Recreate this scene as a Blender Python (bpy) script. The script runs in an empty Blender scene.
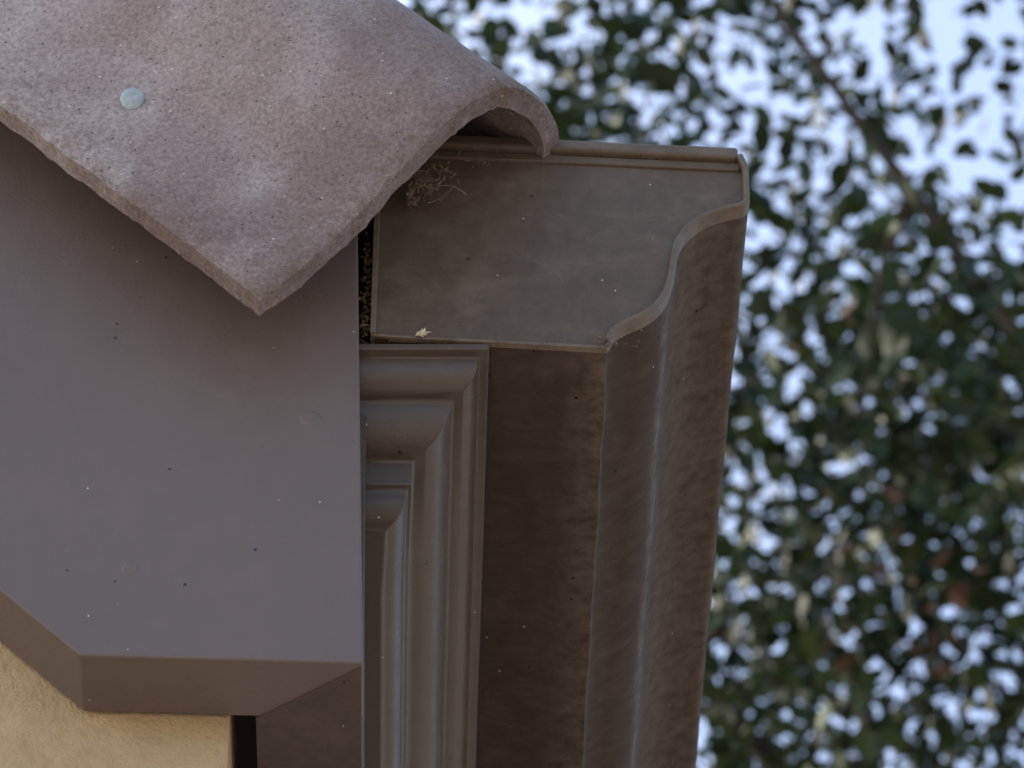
import bpy, bmesh, math, random
import numpy as np
from mathutils import Vector, Matrix, noise
random.seed(4); rng=np.random.default_rng(11)
K=0.0005            # construction unit -> metres
EX=-0.0265          # eave line runs a hair off square
scn=bpy.context.scene

# ------------------------------------------------------------ materials
def newmat(name):
    m=bpy.data.materials.new(name); m.use_nodes=True
    nt=m.node_tree; b=nt.nodes['Principled BSDF']; return m,nt,b
def N(nt,t,**kw):
    n=nt.nodes.new(t)
    for k,v in kw.items():
        if k in n.inputs: n.inputs[k].default_value=v
        else: setattr(n,k,v)
    return n
def coords(nt,scale=(1,1,1),rot=(0,0,0)):
    tc=N(nt,'ShaderNodeTexCoord'); mp=N(nt,'ShaderNodeMapping')
    mp.inputs['Scale'].default_value=scale; mp.inputs['Rotation'].default_value=rot
    nt.links.new(tc.outputs['Object'],mp.inputs['Vector']); return mp.outputs['Vector']
def noisetex(nt,vec,scale,detail=5,rough=.6,dist=0):
    n=N(nt,'ShaderNodeTexNoise'); n.inputs['Scale'].default_value=scale
    n.inputs['Detail'].default_value=detail; n.inputs['Roughness'].default_value=rough
    n.inputs['Distortion'].default_value=dist
    nt.links.new(vec,n.inputs['Vector']); return n.outputs['Fac']
def ramp(nt,fac,a,b,ca=(0,0,0,1),cb=(1,1,1,1)):
    r=N(nt,'ShaderNodeValToRGB'); r.color_ramp.elements[0].position=a; r.color_ramp.elements[1].position=b
    r.color_ramp.elements[0].color=ca; r.color_ramp.elements[1].color=cb
    nt.links.new(fac,r.inputs['Fac']); return r.outputs['Color']
def mix(nt,fac,a,b,mode='MIX'):
    m=N(nt,'ShaderNodeMixRGB'); m.blend_type=mode
    for s,v in ((m.inputs['Fac'],fac),(m.inputs['Color1'],a),(m.inputs['Color2'],b)):
        if isinstance(v,bpy.types.NodeSocket): nt.links.new(v,s)
        else: s.default_value=v
    return m.outputs['Color']
def mul(nt,a,b):
    m=N(nt,'ShaderNodeMath'); m.operation='MULTIPLY'
    for s,v in zip(m.inputs,(a,b)):
        if isinstance(v,bpy.types.NodeSocket): nt.links.new(v,s)
        else: s.default_value=v
    return m.outputs[0]
def bump(nt,b,h,strength,dist=.001,prev=None):
    n=N(nt,'ShaderNodeBump'); n.inputs['Strength'].default_value=strength; n.inputs['Distance'].default_value=dist
    nt.links.new(h,n.inputs['Height'])
    if prev: nt.links.new(prev,n.inputs['Normal'])
    nt.links.new(n.outputs['Normal'],b.inputs['Normal']); return n.outputs['Normal']
def specks(nt,vec,scale,keep,size):
    v=N(nt,'ShaderNodeTexVoronoi'); v.inputs['Scale'].default_value=scale; nt.links.new(vec,v.inputs['Vector'])
    d=ramp(nt,v.outputs['Distance'],size*.6,size,(1,1,1,1),(0,0,0,1))
    sep=N(nt,'ShaderNodeSeparateColor'); nt.links.new(v.outputs['Color'],sep.inputs[0])
    k=ramp(nt,sep.outputs[0],keep,keep+.01)
    return mul(nt,d,k)

def paint(name,col,dust,rough=.42,dustamt=.35,streak=None,attr=False,spk=.93,spec=.4,stamt=.3,wear=0):
    m,nt,b=newmat(name); vec=coords(nt)
    big=ramp(nt,noisetex(nt,vec,9,3),.3,.75)
    c=mix(nt,mul(nt,big,.4),(*col,1),(*[x*.72 for x in col],1))
    fine=ramp(nt,noisetex(nt,vec,55,5,.75),.42,.8)
    c=mix(nt,mul(nt,fine,dustamt),c,(*dust,1))
    if streak:
        sv=coords(nt,streak)
        st=ramp(nt,noisetex(nt,sv,1,4,.6,1.2),.45,.75)
        c=mix(nt,mul(nt,st,stamt),c,(*dust,1))
    if wear:   # chalky smudges and scuffs
        w=ramp(nt,noisetex(nt,coords(nt,(22,22,38),(0,.5,0)),1,6,.75,.3),.50,.74)
        c=mix(nt,mul(nt,w,wear),c,(*dust,1))
    if attr:
        at=N(nt,'ShaderNodeAttribute',attribute_name='dust')
        g=ramp(nt,noisetex(nt,vec,120,4,.7),.3,.66)
        c=mix(nt,mul(nt,mul(nt,at.outputs['Fac'],g),.75),c,(*[min(1,x*1.25) for x in dust],1))
    c=mix(nt,specks(nt,vec,150,spk,.09),c,(.5,.48,.44,1))
    c=mix(nt,specks(nt,vec,90,.86,.1),c,(.02,.016,.014,1))
    nt.links.new(c,b.inputs['Base Color'])
    b.inputs['Specular IOR Level'].default_value=spec
    rr=ramp(nt,fine,0,1,(rough-.04,)*3+(1,),(rough+.2,)*3+(1,))
    nt.links.new(rr,b.inputs['Roughness'])
    bump(nt,b,noisetex(nt,vec,500,3,.8),.4,.0005)
    return m
M_board=paint('board_paint',(.142,.109,.095),(.24,.20,.18),.5,.14,spk=.95)
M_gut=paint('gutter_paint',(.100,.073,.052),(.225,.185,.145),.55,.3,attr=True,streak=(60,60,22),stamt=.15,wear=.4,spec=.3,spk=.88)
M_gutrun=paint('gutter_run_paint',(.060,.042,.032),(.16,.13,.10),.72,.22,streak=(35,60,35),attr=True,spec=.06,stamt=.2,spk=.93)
M_mould=paint('moulding_paint',(.078,.056,.043),(.17,.13,.10),.40,.16,wear=.2,spec=.45,spk=.92)
M_trim=paint('trim_paint',(.082,.060,.048),(.18,.14,.11),.6,.35,spec=.25,wear=.2)

def tile_mat():
    m,nt,b=newmat('clay_tile'); vec=coords(nt)
    big=ramp(nt,noisetex(nt,vec,6.5,2,.5),.35,.68)
    c=mix(nt,big,(.245,.185,.175,1),(.40,.335,.315,1))
    blot=ramp(nt,noisetex(nt,vec,14,5,.75),.5,.72)
    c=mix(nt,mul(nt,blot,.45),c,(.20,.148,.135,1))
    pale=ramp(nt,noisetex(nt,coords(nt,(1.6,1,1),(0,.8,0)),9,3,.55,.8),.50,.74)
    c=mix(nt,mul(nt,pale,.6),c,(.54,.49,.48,1))
    at=N(nt,'ShaderNodeAttribute',attribute_name='dust')
    g=ramp(nt,noisetex(nt,vec,60,6,.8),.38,.58)
    c=mix(nt,mul(nt,mul(nt,at.outputs['Fac'],g),.8),c,(.145,.10,.068,1))
    gn=noisetex(nt,vec,420,4,.8)
    grit=ramp(nt,gn,.32,.7,(.55,.55,.55,1),(1.3,1.3,1.3,1))
    c=mix(nt,1.0,c,grit,'MULTIPLY')
    c=mix(nt,specks(nt,vec,260,.74,.19),c,(.07,.05,.045,1))
    c=mix(nt,specks(nt,vec,210,.9,.15),c,(.6,.56,.52,1))
    nt.links.new(c,b.inputs['Base Color']); b.inputs['Roughness'].default_value=.88
    bump(nt,b,noisetex(nt,vec,300,5,.85),.9,.0012)
    return m
M_tile=tile_mat()
def simple(name,a,bc,scale,rough=.9,bs=.5,bscale=200,metal=0,det=4):
    m,nt,b=newmat(name); vec=coords(nt)
    c=mix(nt,ramp(nt,noisetex(nt,vec,scale,det,.65),.32,.7),(*a,1),(*bc,1))
    nt.links.new(c,b.inputs['Base Color']); b.inputs['Roughness'].default_value=rough; b.inputs['Metallic'].default_value=metal
    if bs: bump(nt,b,noisetex(nt,vec,bscale,det,.7),bs,.002)
    return m
M_stucco=simple('stucco',(.54,.40,.23),(.41,.285,.155),30,.95,1.0,230)
M_ground=simple('ground_paving',(.40,.34,.27),(.32,.27,.21),3,.95,0,40,det=2)
M_nail=simple('galvanised',(.40,.46,.47),(.26,.32,.34),300,.5,.3,500,.3)
M_debris=simple('debris',(.24,.18,.12),(.07,.05,.035),200,1,0)
M_drop=simple('dropping',(.7,.62,.45),(.6,.5,.3),300,.9,0)
M_web=simple('cobweb',(.35,.3,.24),(.25,.22,.18),300,.9,0)
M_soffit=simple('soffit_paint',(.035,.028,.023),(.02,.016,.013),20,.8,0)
M_bark=simple('bark',(.05,.04,.032),(.025,.02,.016),12,.95,0)

# ------------------------------------------------------------ mesh helpers
def mesh(name,vs,fs,mat,smooth=False,scale=K,bevel=0,parent=None,attr=None,autos=None):
    me=bpy.data.meshes.new(name); me.from_pydata([tuple(c*scale for c in v) for v in vs],[],fs)
    if attr is not None:
        a=me.attributes.new('dust','FLOAT','POINT'); a.data.foreach_set('value',list(attr))
    bm=bmesh.new(); bm.from_mesh(me); bmesh.ops.recalc_face_normals(bm,faces=bm.faces); bm.to_mesh(me); bm.free()
    ob=bpy.data.objects.new(name,me); scn.collection.objects.link(ob); me.materials.append(mat)
    if smooth or autos:
        for p in me.polygons: p.use_smooth=True
    if autos:
        me.set_sharp_from_angle(angle=math.radians(autos))
    if bevel:
        b=ob.modifiers.new('bevel','BEVEL'); b.width=bevel*scale; b.segments=3; b.limit_method='ANGLE'; b.angle_limit=math.radians(35)
        b.harden_normals=False
    if parent: ob.parent=parent
    return ob
def empty(name):
    e=bpy.data.objects.new(name,None); scn.collection.objects.link(e); e.empty_display_size=.05; return e
def prism(name,poly,y0,y1,mat,**kw):
    """closed (x,z) polygon pushed along the eave direction; y0 may differ per corner"""
    n=len(poly); ys=y0 if isinstance(y0,(list,tuple)) else [y0]*n
    vs=[(x+EX*y,y,z) for (x,z),y in zip(poly,ys)]+[(x+EX*y1,y1,z) for x,z in poly]
    fs=[tuple(range(n)),tuple(range(2*n-1,n-1,-1))]+[(i,(i+1)%n,n+(i+1)%n,n+i) for i in range(n)]
    return mesh(name,vs,fs,mat,**kw)
def catmull(P,n):
    P=[Vector(p) for p in P]; P=[P[0]*2-P[1]]+P+[P[-1]*2-P[-2]]; out=[]
    segs=len(P)-3
    for s in range(segs):
        a,b,c,d=P[s:s+4]
        for k in range(n):
            t=k/n
            out.append(.5*((2*b)+(c-a)*t+(2*a-5*b+4*c-d)*t*t+(-a+3*b-3*c+d)*t**3))
    out.append(P[-2]); return out

# ------------------------------------------------------------ barge board (gable fascia)
board=empty('fascia_board')
RX=-3200
poly=[(-139.3,-368.8),(-160.5,226),(-163,400),(RX,400-163-RX),(RX,-277-486.9-RX),(-486.9,-277),(-404.6,-359)]
prism('rake_face',poly,0,82,M_board,bevel=2.5,parent=board)
# eave return, mitred below the moulding
prism('eave_return',[(-141,-369.6),(-150,330),(-238,420),(-241,-366.1)],[5,83,84,84],8000,M_trim,parent=board)
# painted-over nail heads, faintly proud of the board
def stud(x,z,r,h=.7):
    vs=[(x,-h,z)];fs=[]
    for j,(rr,hh) in enumerate(((r*.55,h),(r*.9,h*.55),(r,-.4))):
        for k in range(20):
            a=k*math.tau/20; vs.append((x+rr*math.cos(a),-hh,z+rr*math.sin(a)))
    for k in range(20):
        l=(k+1)%20; fs.append((0,1+k,1+l))
        for j in range(2): fs.append((1+j*20+k,1+j*20+l,21+j*20+l,21+j*20+k))
    mesh('nail_head',vs,fs,M_board,smooth=True,parent=board)
stud(-200,-48,11,1.0); stud(-365,-250,9,.4); stud(-640,60,10,.6)

# ------------------------------------------------------------ wall
wall=empty('stucco_wall')
prism('gable_wall',[(-266,-6000),(-266,-200),(-500,-200),(RX,2500),(RX,-6000)],86,200,M_stucco,parent=wall)
prism('side_wall',[(-267,-6000),(-267,-200),(-400,-200),(-400,-6000)],201,8000,M_stucco,parent=wall)
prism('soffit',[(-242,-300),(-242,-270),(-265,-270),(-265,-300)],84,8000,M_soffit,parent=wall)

# ------------------------------------------------------------ crown moulding, mitred return
prof=[(-22,63),(104,63),(104,55),(95,54)]
prof+= [(c.x,c.y) for c in catmull([(93,53,0),(92,41,0),(87,29,0),(78,21,0)],5)]
prof+= [(68,19)]
prof+= [(c.x,c.y) for c in catmull([(66,16,0),(63,2,0),(55,-14,0),(43,-23,0),(29,-28,0)],5)]
prof+= [(27,-30),(27,-60),(22,-62)]
prof+= [(c.x,c.y) for c in catmull([(21,-66,0),(20,-80,0),(13,-92,0),(3,-98,0)],5)]
prof+= [(0,-101),(-22,-101)]
XC,YC=-127,109
vs=[];fs=[];n=len(prof)
ysteps=[None,None]+[200+i*120 for i in range(66)]
for k,yy in enumerate(ysteps):
    for i,(o,z) in enumerate(prof):
        w=.5*noise.noise(Vector((i*.13,k*.7,3)))
        if k==0: vs.append((-168,YC-o,z))
        elif k==1: vs.append((XC+o,YC-o,z))
        else: vs.append((XC+o+EX*yy+w,yy,z+w))
for k in range(len(ysteps)-1):
    for i in range(n):
        j=(i+1)%n; fs.append((k*n+i,k*n+j,(k+1)*n+j,(k+1)*n+i))
fs.append(tuple(range(n)))
mould=mesh('crown_molding',vs,fs,M_mould,autos=32)
b=mould.modifiers.new('bevel','BEVEL'); b.width=1.4*K; b.segments=2; b.angle_limit=math.radians(32)

# ------------------------------------------------------------ gutter
gut=empty('rain_gutter')
ogee_pts=[(96,57),(100.3,76),(115.8,91),(135.4,103.7),(150.1,119.9),(159.9,142.1),(165.9,172),(169.9,202.1),(178.8,225),(196.2,246.5),(219.7,260),(242,268)]
og=[(c.x,c.y) for c in catmull([(x,z,0) for x,z in ogee_pts],5)]
flat=[(-142+ (96+142)*t/10, 74.6-17.6*t/10) for t in range(10)]
back=[(-142,378-(378-74.6)*t/4) for t in range(4)]
lip=[(247,275),(248,326),(242,347),(232,348),(229,338)]
outer=back+flat+og+lip
ny=150; vs=[];att=[];fs=[];n=len(outer)
ci=len(back)+len(flat)
for k in range(ny):
    y=6+ (k/(ny-1))**1.6*7994
    for i,(x,z) in enumerate(outer):
        a=1.0*noise.noise(Vector((x*.01,y*.012,z*.01)))+ .6*noise.noise(Vector((x*.02,y*.05,z*.02)))
        s=min(1,k/4)
        vs.append((x+EX*y+a*s*1.6,y,z+a*s))
        d=.9*math.exp(-((i-ci)/1.2)**2)+.8*math.exp(-((i-ci-24)/2.2)**2)+.45*(i>ci+24)
        att.append(min(1,d))
for k in range(ny-1):
    for i in range(n-1): fs.append((k*n+i,k*n+i+1,(k+1)*n+i+1,(k+1)*n+i))
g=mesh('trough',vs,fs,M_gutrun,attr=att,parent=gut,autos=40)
so=g.modifiers.new('solid','SOLIDIFY'); so.thickness=2*K; so.offset=0
# end cap: pressed sheet set inside the profile
capline=[(-142,374)]+flat+og+[(246,275),(247,326),(238,346)]
bm=bmesh.new(); lay=bm.verts.layers.float.new('dust')
V=[bm.verts.new((x*K,11*K,z*K)) for x,z in capline]
for v in V: v[lay]=1.0
f=bm.faces.new(V)
for th,dp,dv in ((5,-.5,.85),(9,.6,.5),(16,.8,.2),(20,.3,0)):
    bmesh.ops.inset_region(bm,faces=[f],thickness=th*K,depth=0,use_even_offset=False)
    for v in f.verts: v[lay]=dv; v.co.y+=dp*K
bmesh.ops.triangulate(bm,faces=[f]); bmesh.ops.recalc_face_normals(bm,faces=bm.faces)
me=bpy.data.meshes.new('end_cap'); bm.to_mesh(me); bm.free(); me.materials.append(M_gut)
ob=bpy.data.objects.new('end_cap',me); scn.collection.objects.link(ob); ob.parent=gut
# folded flange following the profile
def strip(name,pl,win,wout,y0,y1,mat,bev=1.5,closed_ends=True,dust=.6):
    V=[Vector(p) for p in pl]; vs=[];fs=[]
    for i,p in enumerate(V):
        t=(V[min(i+1,len(V)-1)]-V[max(i-1,0)]).normalized(); nn=Vector((t.y,-t.x))  # outward
        wb=.8*noise.noise(Vector((p.x*.03,p.y*.03,1)))
        a=p+nn*(wout+wb); c=p-nn*(win+wb)
        vs+=[(a.x+EX*y0,y0,a.y),(c.x+EX*y0,y0,c.y),(c.x+EX*y1,y1,c.y),(a.x+EX*y1,y1,a.y)]
    for i in range(len(V)-1):
        for k in range(4):
            l=(k+1)%4; fs.append((i*4+k,i*4+l,(i+1)*4+l,(i+1)*4+k))
    e=(len(V)-1)*4; fs+=[(0,1,2,3),(e,e+1,e+2,e+3)]
    return mesh(name,vs,fs,mat,parent=gut,bevel=bev,attr=[dust]*len(vs),autos=40)
strip('ogee_flange',og[2:]+lip[:3],4,2.5,0,20,M_gut,2.5,dust=.25)
strip('bottom_flange',[(-143,76)]+flat[1:]+og[:3],2,1.5,4,12,M_gut,1.2,dust=.5)
strip('back_flange',back[::1]+[(-142,76)],4,2,1,24,M_gut,1.2,dust=.3)
strip('top_bead',[(-142,377),(0,367),(120,358.5),(240,350)],8,9,1,15,M_gut,4,dust=.1)
strip('top_fold',[(-142,360),(0,350.5),(120,342),(242,334)],7,5,8.5,14,M_gut,2,dust=.1)
# dark caulk line in the joint between moulding and gutter floor
prism('joint',[(-22.8,60),(-20.2,60),(-20.2,67),(-22.8,67)],50,8000,M_soffit,parent=gut)
prism('far_end_cap',outer,7980,7990,M_gut,parent=gut)

# ------------------------------------------------------------ rake tiles
sec=[(-247,-109,13),(-210,-108,57),(-164,-114,117),(-115,-133,174),(-64,-149,233),(-22,-143,280),(5,-128,309),(37,-72,345),(54,-4,366),(48,62,357),(18,120,327),(-30,160,272),(-95,178,197)]
S=[Vector(p) for p in catmull([(x,y,z) for x,y,z in sec],9)]
def tile(name,lift,a0,a1,seed):
    na=130; th=27; att=[]
    n=len(S); A=Vector((-1,0,1.03)); An=A.normalized(); ctr=Vector((-110,20,180)); W=Vector((.66,0,.75))
    nrm=[]
    for i,p in enumerate(S):
        tv=(S[min(i+1,n-1)]-S[max(i-1,0)]).normalized(); nn=tv.cross(An)
        if nn.dot(p-ctr)<0: nn=-nn
        nrm.append(nn)
    sd=(S[0]-S[1]).normalized()
    av=[0,1.5,4,8]+[8+(a1-a0-8)*((k/(na-3)))**1.2 for k in range(1,na-2)]
    m=len(av)
    def pt(a,i,depth):
        q=S[i]+W*lift+A*(a0+a)
        nz=noise.noise(q*.01+Vector((seed,0,0)))*2.2+noise.noise(q*.04+Vector((seed,0,0)))*.6
        e=math.exp(-a/12); eb=math.exp(-i/3)
        ch=noise.noise(q*.018+Vector((seed,5,0)))*2.6+noise.noise(q*.09)*1.8+noise.noise(q*.3)*1.6
        rr=4.0*max(0,1-a/8)**2 + 4.0*(max(0,1-i/4))**2       # worn, rounded arris
        q=q+nrm[i]*(nz*(1 if depth==0 else .5))+A*(e*ch*.7)+sd*(eb*ch*.8)
        return q-nrm[i]*(rr if depth==0 else depth)
    O=[[pt(a,i,0) for i in range(n)] for a in av]
    I=[[pt(a,i,th+noise.noise(S[i]*.03+A*a*.03)*3) for i in range(n)] for a in av]
    vs=[tuple(p) for r in O for p in r]+[tuple(p) for r in I for p in r]; N0=m*n
    for k,a in enumerate(av):
        for i in range(n):
            att.append(min(1,max(math.exp(-a/45)*.95, math.exp(-i/6)*.8, .8*(1/(1+math.exp(-(i-37)/6)))*math.exp(-a/280))))
    fs=[]
    for k in range(m-1):
        for i in range(n-1):
            a=k*n+i;b=a+1;c=b+n;d=a+n
            fs.append((a,b,c,d)); fs.append((N0+a,N0+d,N0+c,N0+b))
    for i in range(n-1):
        for k in (0,m-1):
            a=k*n+i; fs.append((a,a+1,N0+a+1,N0+a))
    for k in range(m-1):
        for i in (0,n-1):
            a=k*n+i; fs.append((a,a+n,N0+a+n,N0+a))
    return mesh(name,vs,fs,M_tile,attr=att+[.6]*N0,autos=50)
t0=tile('clay_roof_tile',0,0,700,1)
for q in range(1,4):
    tile('clay_roof_tile.%03d'%q,22+4*(q%2),640*q,640*q+700,q*7.3)
# nail on the flank
best=None
for v in t0.data.vertices:
    d=(v.co-Vector((-395,-113,304))*K).length
    if best is None or d<best[0]: best=(d,v.co.copy(),v.normal.copy())
nailc=best[1]; nn=best[2]
if nn.y>0: nn=-nn
bm=bmesh.new(); 
prev=None
for r,h in ((0,2.2),(5,2.3),(9.5,1.7),(12.2,.6),(12.6,-1),(11.5,-3)):
    if r==0: ring=[bm.verts.new((0,0,h*K))]
    else: ring=[bm.verts.new((r*K*math.cos(a)*(1+.04*math.sin(3*a)),r*K*math.sin(a)*1.05,h*K)) for a in [j*math.tau/28 for j in range(28)]]
    if prev:
        for j in range(28):
            l=(j+1)%28
            if len(prev)==1: bm.faces.new((prev[0],ring[j],ring[l]))
            else: bm.faces.new((prev[j],ring[j],ring[l],prev[l]))
    prev=ring
me=bpy.data.meshes.new('roofing_nail'); bm.to_mesh(me); bm.free(); me.materials.append(M_nail)
for p in me.polygons: p.use_smooth=True
nail=bpy.data.objects.new('roofing_nail',me); scn.collection.objects.link(nail)
ntilt=(nn+Vector((0,0,-.35))).normalized()
nail.matrix_world=Matrix.Translation(nailc+nn*3.5*K)@ntilt.to_track_quat('Z','Y').to_matrix().to_4x4()

# ------------------------------------------------------------ roof deck + field tiles behind
roof=empty('roof')
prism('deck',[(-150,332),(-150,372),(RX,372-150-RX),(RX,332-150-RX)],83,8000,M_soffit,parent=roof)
vs=[];fs=[]
def barrel(yc,r,a0,a1,lift):
    base=len(vs); m=11
    for a in (a0,a1):
        for rr in (r,r-20):
            for i in range(m):
                th=math.pi*i/(m-1); w=math.sin(th)*rr*.75+lift
                x=-95-a+w*.7; z=320+a*1.01+w*.7
                vs.append((x,yc-rr*math.cos(th),z))
    for i in range(m-1):
        o0,i0,o1,i1=base,base+m,base+2*m,base+3*m
        fs.extend([(o0+i,o0+i+1,o1+i+1,o1+i),(i0+i,i0+i+1,i1+i+1,i1+i),(o0+i,o0+i+1,i0+i+1,i0+i)])
for c in range(26):
    for q in range(5):
        barrel(360+c*290,140,600*q,600*q+680,14*(q%2)+4)
mesh('field_tiles',vs,fs,M_tile,parent=roof,autos=60,attr=[.3]*len(vs))

# ------------------------------------------------------------ debris, webs
def bits(name,centers,mat):
    vs=[];fs=[]
    for (c,spread,cnt,size) in centers:
        for _ in range(cnt):
            p=Vector(c)+Vector([random.gauss(0,s) for s in spread]); s=size*random.uniform(.4,1.5)
            rot=Matrix.Rotation(random.uniform(0,6.28),3,Vector((random.random()-.5,random.random()-.5,random.random()-.5)).normalized())
            st=Vector((random.uniform(.4,2.6),random.uniform(.4,1),random.uniform(.3,.8)))
            b0=len(vs)
            for v in ((1,0,0),(-1,0,0),(0,1,0),(0,-1,0),(0,0,1),(0,0,-1)):
                q=rot@Vector([v[i]*st[i]*s*random.uniform(.7,1.2) for i in range(3)]); vs.append(tuple(p+q))
            for f in ((0,2,4),(2,1,4),(1,3,4),(3,0,4),(2,0,5),(1,2,5),(3,1,5),(0,3,5)): fs.append(tuple(b0+i for i in f))
    return mesh(name,vs,fs,mat)
C=[((-150,24,z),(2.5,8,9),20,2.0) for z in range(90,240,14)]
C+=[((-92,-14,284),(6,5,5),300,2.4),((-104,-10,266),(4,5,5),60,1.8),((-72,-12,304),(7,5,3),60,1.8),((-34,0,334),(14,6,4),30,1.6),((-60,8,285),(22,2,14),12,1.1)]
C+=[((60,5,63),(45,3,2),60,.9),((92,2,61),(5,4,5),50,1.3),((140,3,104),(12,4,6),20,1.0),((-120,4,69),(25,2,2),30,.9)]
C+=[((-200,-1,130),(8,.5,8),12,1.6)]
bits('leaf_debris',C,M_debris)
bits('bird_dropping',[((-92,0,73),(2,1.2,1.2),22,2.2)],M_drop)
def thread(pts,r,par,mat=M_web):
    vs=[];fs=[]
    pp=catmull(pts,6)
    for p in pp:
        for k in range(4):
            a=k*math.pi/2; vs.append((p.x+r*math.cos(a),p.y,p.z+r*math.sin(a)))
    for i in range(len(pp)-1):
        for k in range(4): l=(k+1)%4; fs.append((i*4+k,i*4+l,i*4+4+l,i*4+4+k))
    return mesh('thread',vs,fs,mat,parent=par)
web=empty('cobweb')
thread([(-84,-2,290),(-70,4,300),(-58,4,296),(-48,8,290)],.5,web)
thread([(-88,2,270),(-74,5,282),(-60,6,302)],.4,web)

# ------------------------------------------------------------ ground
G=-6000
mesh('ground',[(-6e5,-6e5,G),(6e5,-6e5,G),(6e5,6e5,G),(-6e5,6e5,G)],[(0,1,2,3)],M_ground)

# ------------------------------------------------------------ oak tree
def leafmat(name,dark,light,brown):
    m,nt,b=newmat(name)
    at=N(nt,'ShaderNodeAttribute',attribute_name='tint')
    r=N(nt,'ShaderNodeValToRGB'); cr=r.color_ramp; cr.elements[0].color=(*dark,1); cr.elements[1].position=.8; cr.elements[1].color=(*light,1)
    e=cr.elements.new(.95); e.color=(*brown,1)
    nt.links.new(at.outputs['Fac'],r.inputs['Fac']); nt.links.new(r.outputs['Color'],b.inputs['Base Color'])
    b.inputs['Roughness'].default_value=.5; b.inputs['Specular IOR Level'].default_value=.22
    return m
M_leaf=leafmat('oak_leaf',(.006,.014,.004),(.030,.056,.011),(.10,.052,.032))
def leaves(name,centers,cnt,sig,size,parent,tintoff=None):
    C=np.repeat(centers,cnt,axis=0); n=len(C)
    P=C+rng.normal(0,1,(n,3))*np.array([sig,sig,sig*.6])
    L=size*rng.uniform(.6,1.3,n); W=L*rng.uniform(.45,.65,n)
    d=rng.normal(0,1,(n,3)); d[:,2]-=.3; d/=np.linalg.norm(d,axis=1)[:,None]
    u=rng.normal(0,1,(n,3)); u[:,2]+=1.0; s=np.cross(d,u); s/=np.linalg.norm(s,axis=1)[:,None]; nn=np.cross(s,d)
    Lc=L[:,None];Wc=W[:,None]
    v=np.stack([P-d*Lc*.5, P-d*Lc*.15+s*Wc*.5+nn*Wc*.12, P+d*Lc*.2+s*Wc*.42+nn*Wc*.1, P+d*Lc*.5, P+d*Lc*.2-s*Wc*.42+nn*Wc*.1, P-d*Lc*.15-s*Wc*.5+nn*Wc*.12],1).reshape(-1,3)
    base=np.arange(n)*6
    F=np.stack([base,base+1,base+2,base+3,base,base+3,base+4,base+5],1).reshape(-1)
    me=bpy.data.meshes.new(name); me.vertices.add(n*6); me.vertices.foreach_set('co',v.reshape(-1))
    me.loops.add(n*8); me.loops.foreach_set('vertex_index',F)
    me.polygons.add(n*2); me.polygons.foreach_set('loop_start',np.arange(n*2)*4); me.update(calc_edges=True)
    t=np.clip(rng.normal(.35,.22,n),0,.8)
    br=np.repeat(tintoff,cnt) if tintoff is not None else np.zeros(n)
    t=np.where(rng.random(n)<br,1.0,t); t=np.where(rng.random(n)<.003,1.0,t)
    a=me.attributes.new('tint','FLOAT','FACE'); a.data.foreach_set('value',np.repeat(t,2))
    me.materials.append(M_leaf); ob=bpy.data.objects.new(name,me); scn.collection.objects.link(ob); ob.parent=parent; return ob
def limb(vs,fs,pts,r0,r1,seg=8):
    pp=catmull(pts,6); b0=len(vs)
    for k,p in enumerate(pp):
        t=(pp[min(k+1,len(pp)-1)]-pp[max(k-1,0)]).normalized(); u=t.orthogonal().normalized(); w=t.cross(u)
        r=r0+(r1-r0)*k/(len(pp)-1)
        for j in range(seg):
            a=j*math.tau/seg; vs.append(tuple(p+(u*math.cos(a)+w*math.sin(a))*r*(1+.12*math.sin(k*1.7+j))))
    for k in range(len(pp)-1):
        for j in range(seg):
            l=(j+1)%seg; fs.append((b0+k*seg+j,b0+k*seg+l,b0+(k+1)*seg+l,b0+(k+1)*seg+j))
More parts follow.
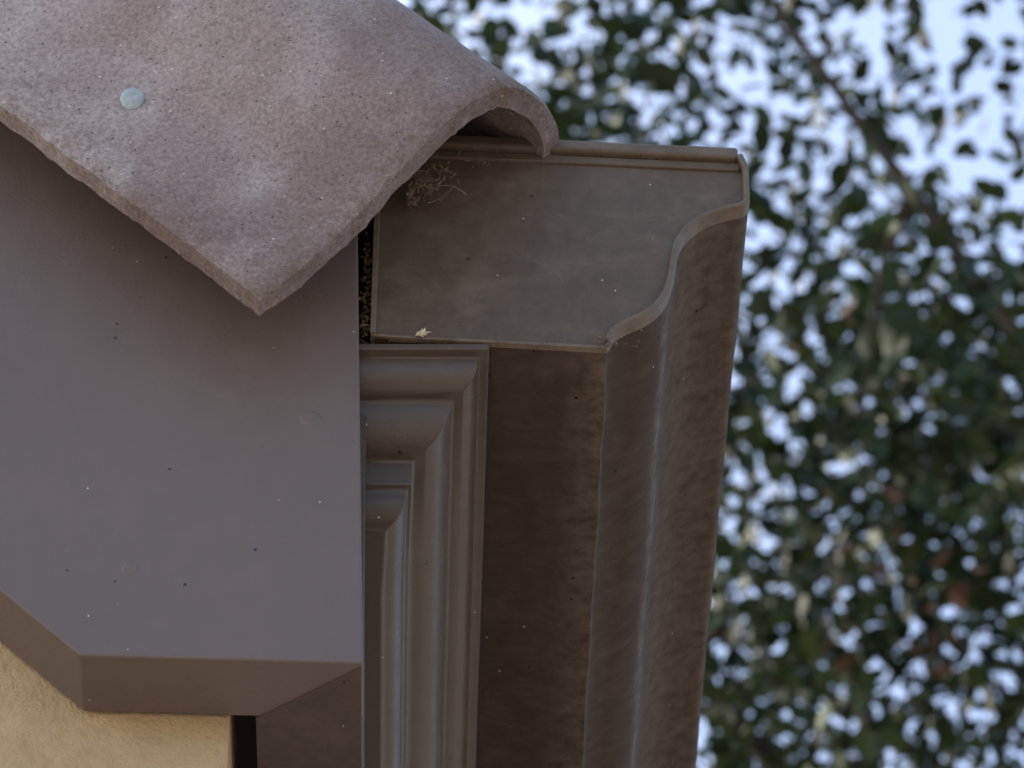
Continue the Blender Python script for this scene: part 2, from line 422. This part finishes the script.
def tree(name,base,fork,ctr,rad,nclump,cnt,sig,size,extra=None,seed=0):
    e=empty(name); vs=[];fs=[]
    B=Vector(base);Cn=Vector(ctr);fork=Vector(fork)
    limb(vs,fs,[B,B.lerp(fork,.5)+Vector((.15,-.1,0)),fork],.32,.2,12)
    r=random.Random(seed)
    for i in range(12):
        a=i*2.4; dirv=Vector((math.cos(a)*rad[0]*.8,math.sin(a)*rad[1]*.8,r.uniform(-.3,.8)*rad[2]))
        tip=Cn+dirv; mid=fork.lerp(tip,.5)+Vector((r.uniform(-.3,.3),r.uniform(-.3,.3),r.uniform(0,.5)))
        limb(vs,fs,[fork,mid,tip],.06,.01)
        for j in range(5):
            s=fork.lerp(tip,.35+.13*j) if j%2 else mid.lerp(tip,.2+.15*j); q=s+Vector((r.uniform(-.9,.9),r.uniform(-.9,.9),r.uniform(-.5,.7)))
            limb(vs,fs,[s,s.lerp(q,.5)+Vector((0,0,.12)),q],.02,.006,5)
    mesh('trunk_and_limbs',vs,fs,M_bark,scale=1,smooth=True,parent=e)
    c=[]
    while len(c)<nclump:
        p=rng.uniform(-1,1,3); 
        if (p**2).sum()>1: continue
        q=np.array(ctr)+p*np.array(rad)
        d=noise.noise(Vector(q)*.9+Vector((seed,0,0)))+.9*noise.noise(Vector(q)*1.9+Vector((seed,0,0)))
        if d<.0+.06*(q[2]-ctr[2])+rng.normal(0,.09): continue      # crown thins towards the top
        c.append(q)
    tint=[0]*len(c)
    if extra:
        for (ec,es,en,eb) in extra:
            for _ in range(en): c.append(np.array(ec)+rng.normal(0,1,3)*np.array(es)); tint.append(eb)
    leaves('foliage',np.array(c),cnt,sig,size,e,np.array(tint))
    return e
def vp(dx,du,dist):   # a spot in the crown, measured along/up from the eave's line of sight
    return (dx, -1.414+.7071*dist-.7071*du, -1.414+.7071*dist+.7071*du)
extra=[(vp(1.0,-.25,10.3),(.22,.5,.2),28,.0),(vp(1.2,-.75,10.2),(.3,.4,.25),18,.0),
       (vp(.98,-.55,9.2),(.04,.08,.04),1,.5)]
tree('oak_tree',(4.6,7.2,-3),(3.9,6.9,1.2),(1.7,6.2,5.6),(3.0,2.4,2.9),610,52,.155,.068,extra,3)

# ------------------------------------------------------------ light
el=math.radians(38); az=math.radians(-66)
W=bpy.data.worlds.new('World'); scn.world=W; W.use_nodes=True; nt=W.node_tree
bg=nt.nodes['Background']; sky=nt.nodes.new('ShaderNodeTexSky'); sky.sky_type='NISHITA'; sky.sun_disc=False
sky.sun_elevation=el; sky.sun_rotation=az; sky.air_density=1.0; sky.dust_density=3.5; sky.ozone_density=1.0
nt.links.new(sky.outputs[0],bg.inputs[0]); bg.inputs[1].default_value=.42
sd=bpy.data.lights.new('sun','SUN'); sd.energy=3.0; sd.angle=math.radians(10); sd.color=(1,.95,.88)
so=bpy.data.objects.new('sun',sd); scn.collection.objects.link(so)
dirv=Vector((math.sin(az)*math.cos(el),math.cos(az)*math.cos(el),math.sin(el)))
so.rotation_euler=dirv.to_track_quat('Z','Y').to_euler()

# ------------------------------------------------------------ camera
cd=bpy.data.cameras.new('camera'); cam=bpy.data.objects.new('camera',cd); scn.collection.objects.link(cam)
cam.location=(0,-1.4142,-1.4142); cam.rotation_euler=(math.radians(135),0,0)
cd.sensor_width=36; cd.lens=4000/1024*36; cd.clip_start=.05; cd.clip_end=2000
cd.dof.use_dof=True; cd.dof.focus_distance=2.0; cd.dof.aperture_fstop=18
scn.camera=cam
scn.view_settings.view_transform='Standard'
